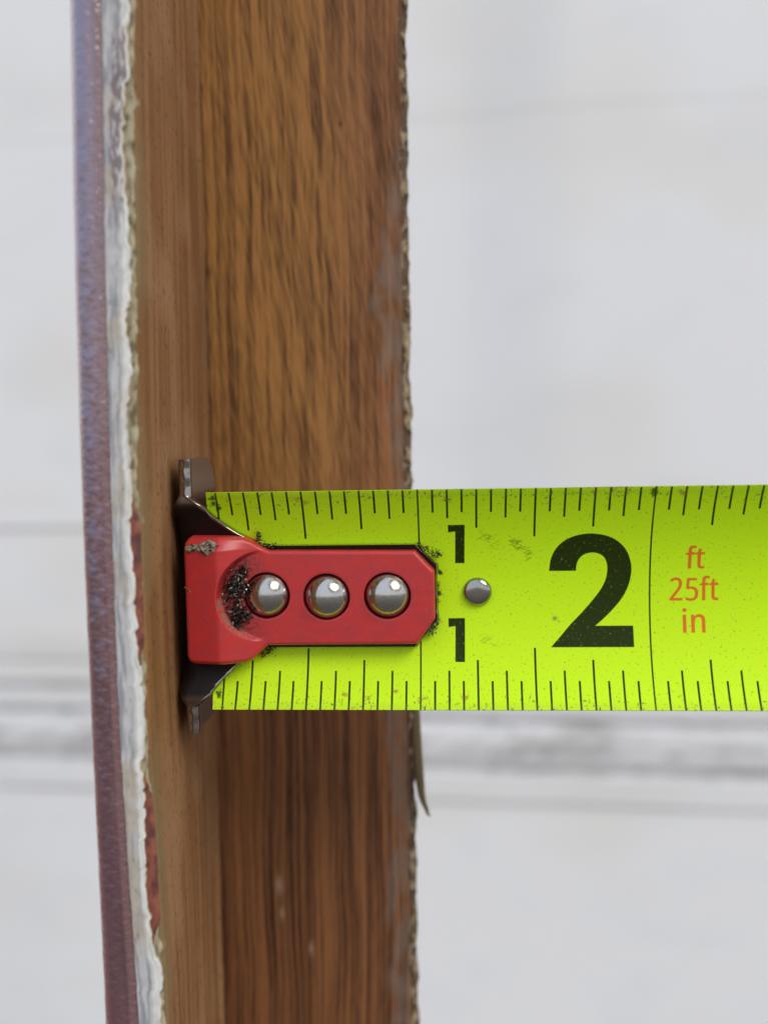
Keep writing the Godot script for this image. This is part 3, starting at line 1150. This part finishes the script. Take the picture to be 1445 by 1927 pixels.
	var m := mat(Color.WHITE, 0.46)
	m.albedo_texture = tex(BW, BH, d)
	m.metallic_specular = 0.24
	return m

# ---------------------------------------------------------------- filings and grit stuck to the tape
func shards(spots: Array, count: int, size: float, tall: float, cols: Array) -> ArrayMesh:
	# spots: Vector4(x, y, z, spread); many small thin splinters and crumbs
	var st := SurfaceTool.new()
	st.begin(Mesh.PRIMITIVE_TRIANGLES)
	for k in count:
		var s: Vector4 = spots[rng.randi() % spots.size()]
		var c := Vector3(s.x + rng.randfn() * s.w, s.y + rng.randfn() * s.w, s.z + absf(rng.randfn()) * tall)
		var b := Basis.from_euler(Vector3(rng.randf() * TAU, rng.randf() * TAU, rng.randf() * TAU))
		var l := size * rng.randf_range(0.5, 1.7)
		var w := size * rng.randf_range(0.25, 0.8)
		var h := size * rng.randf_range(0.12, 0.5)
		var col: Color = cols[rng.randi() % cols.size()]
		var v := []
		for q in [Vector3(-l, 0, 0), Vector3(l * 0.8, w * 0.3, 0), Vector3(0, w, h), Vector3(l * 0.1, -w, h * 0.5), Vector3(-l * 0.2, 0, -h * 1.5)]:
			v.append((c + b * (q * rng.randf_range(0.75, 1.25))) * MM)
		for f in [[0, 2, 1], [0, 3, 2], [3, 1, 2], [0, 4, 3], [4, 1, 3], [4, 0, 2], [4, 2, 1]]:
			for i in f:
				st.set_color(col)
				st.set_smooth_group(-1)
				st.add_vertex(v[i])
	st.generate_normals()
	return st.commit()

func build_grit(tf: Transform3D) -> void:
	var metal := mat(Color.WHITE, 0.35, 0.85)
	metal.vertex_color_use_as_albedo = true
	var dull := mat(Color.WHITE, 0.8, 0.15)
	dull.vertex_color_use_as_albedo = true
	var greys := [Color(0.10, 0.09, 0.07), Color(0.05, 0.045, 0.035), Color(0.18, 0.165, 0.14), Color(0.07, 0.06, 0.05), Color(0.10, 0.09, 0.075), Color(0.04, 0.035, 0.03), Color(0.30, 0.285, 0.26)]
	var tans := [Color(0.16, 0.13, 0.09), Color(0.08, 0.06, 0.045), Color(0.26, 0.22, 0.16), Color(0.05, 0.04, 0.03), Color(0.35, 0.32, 0.27)]
	var heaps := [
		["iron_filings", "clump of dark iron filings clinging to the left of the first steel dome", "filings", metal, greys, [Vector4(5.1, 2.4, -0.6, 0.45), Vector4(4.5, 1.3, -0.6, 0.45), Vector4(5.3, 0.2, -0.6, 0.5), Vector4(5.2, -1.2, -0.6, 0.5), Vector4(5.0, -2.4, -0.7, 0.45), Vector4(6.0, 3.2, -0.7, 0.4), Vector4(6.2, 1.6, -0.5, 0.4), Vector4(6.2, -1.6, -0.6, 0.4), Vector4(5.4, 1.6, -0.5, 0.4)], 620, 0.22, 0.28],
		["grit_clump", "grey grit clump above the upper right shoulder of the red cover", "grit", metal, greys, [Vector4(7.5, 7.2, -2.2, 0.18), Vector4(7.5, 6.6, -2.0, 0.22), Vector4(8.1, 6.1, -1.8, 0.25), Vector4(8.7, 5.9, -1.8, 0.22), Vector4(9.4, 6.0, -2.0, 0.2)], 150, 0.15, 0.16],
		["grit_clump", "dark grit at the upper right corner of the red cover", "grit", dull, [Color(0.03, 0.028, 0.02), Color(0.06, 0.05, 0.03), Color(0.12, 0.06, 0.04)], [Vector4(26.2, 5.3, -2.6, 0.25), Vector4(26.9, 4.9, -2.7, 0.25), Vector4(27.5, 4.75, -2.9, 0.2), Vector4(25.5, 5.7, -2.6, 0.2)], 130, 0.15, 0.10],
		["grit_clump", "dark grit at the lower right corner of the red cover", "grit", dull, [Color(0.03, 0.028, 0.02), Color(0.08, 0.07, 0.05), Color(0.14, 0.12, 0.10)], [Vector4(26.9, -3.5, -2.9, 0.2), Vector4(26.5, -4.0, -2.9, 0.25), Vector4(27.3, -2.9, -2.9, 0.2)], 100, 0.14, 0.08],
		["grit_clump", "pale grit under the lower right shoulder of the red cover", "grit", metal, greys, [Vector4(8.1, -5.9, -2.4, 0.25), Vector4(8.7, -5.6, -2.4, 0.2), Vector4(7.6, -6.4, -2.4, 0.18)], 100, 0.14, 0.1],
		["dirt_speck", "small grey dirt speck on the left rim of the red cover", "flake", dull, tans, [Vector4(-0.1, 1.7, 0.55, 0.15), Vector4(0.35, 1.6, 0.75, 0.15)], 12, 0.22, 0.05],
		["grit_row", "dark grit trail along the right end of the red cover", "grit", dull, [Color(0.03, 0.035, 0.015), Color(0.06, 0.06, 0.03)], [Vector4(27.4, 1.4, -3.6, 0.2), Vector4(27.4, 0.6, -3.6, 0.2), Vector4(27.5, -0.6, -3.6, 0.15)], 50, 0.09, 0.04],
	]
	# a torn flake lying on the upper flank of the cover's head
	var fl := noise(95, 0.9, 3)
	var P := []
	var C := []
	for i in 12:
		var v := i / 11.0
		var row := PackedVector3Array()
		var ck := PackedColorArray()
		for j in 46:
			var t := j / 45.0
			var half := 0.95 * pow(sin(PI * clampf(t, 0.03, 0.97)), 0.6) * (0.75 + 0.8 * fl.get_noise_2d(t * 3.0, 3.0)) * (0.6 + 0.5 * t)
			var x := lerpf(-0.15, 3.75, t)
			var y := 6.0 + 0.42 * t + (v - 0.5) * 2.0 * half + 0.2 * fl.get_noise_2d(t * 4.0, 20.0)
			var edge := minf(v, 1.0 - v) * 2.0
			var z := cover_height(x, minf(y, 7.0), 9.0) + 0.02 + (0.22 + 0.35 * fl.get_noise_2d(t * 8.0, v * 3.0)) * smoothstep(0.0, 0.3, edge)
			row.append(Vector3(x, y, z))
			var n := fl.get_noise_2d(t * 5.0, v * 5.0 + 60.0)
			ck.append(Color(0.13, 0.095, 0.065).lerp(Color(0.34, 0.29, 0.22), clampf(0.4 + 1.8 * n, 0, 1)).lerp(Color(0.03, 0.025, 0.02), clampf(-n * 3.0 - 0.4, 0, 1)))
		P.append(row)
		C.append(ck)
	var flake := MeshInstance3D.new()
	flake.name = "dirt_flake"
	flake.mesh = grid(P, [], C)
	flake.material_override = dull
	flake.set_meta("label", "grey brown dirt flake on the upper left of the red cover")
	flake.set_meta("category", "flake")
	add_child(flake, true)
	flake.transform = tf
	for h in heaps:
		var o := MeshInstance3D.new()
		o.name = h[0]
		o.mesh = shards(h[5], h[6], h[7], h[8], h[4])
		o.material_override = h[3]
		o.set_meta("label", h[1])
		o.set_meta("category", h[2])
		o.set_meta("kind", "stuff")
		add_child(o, true)
		o.transform = tf
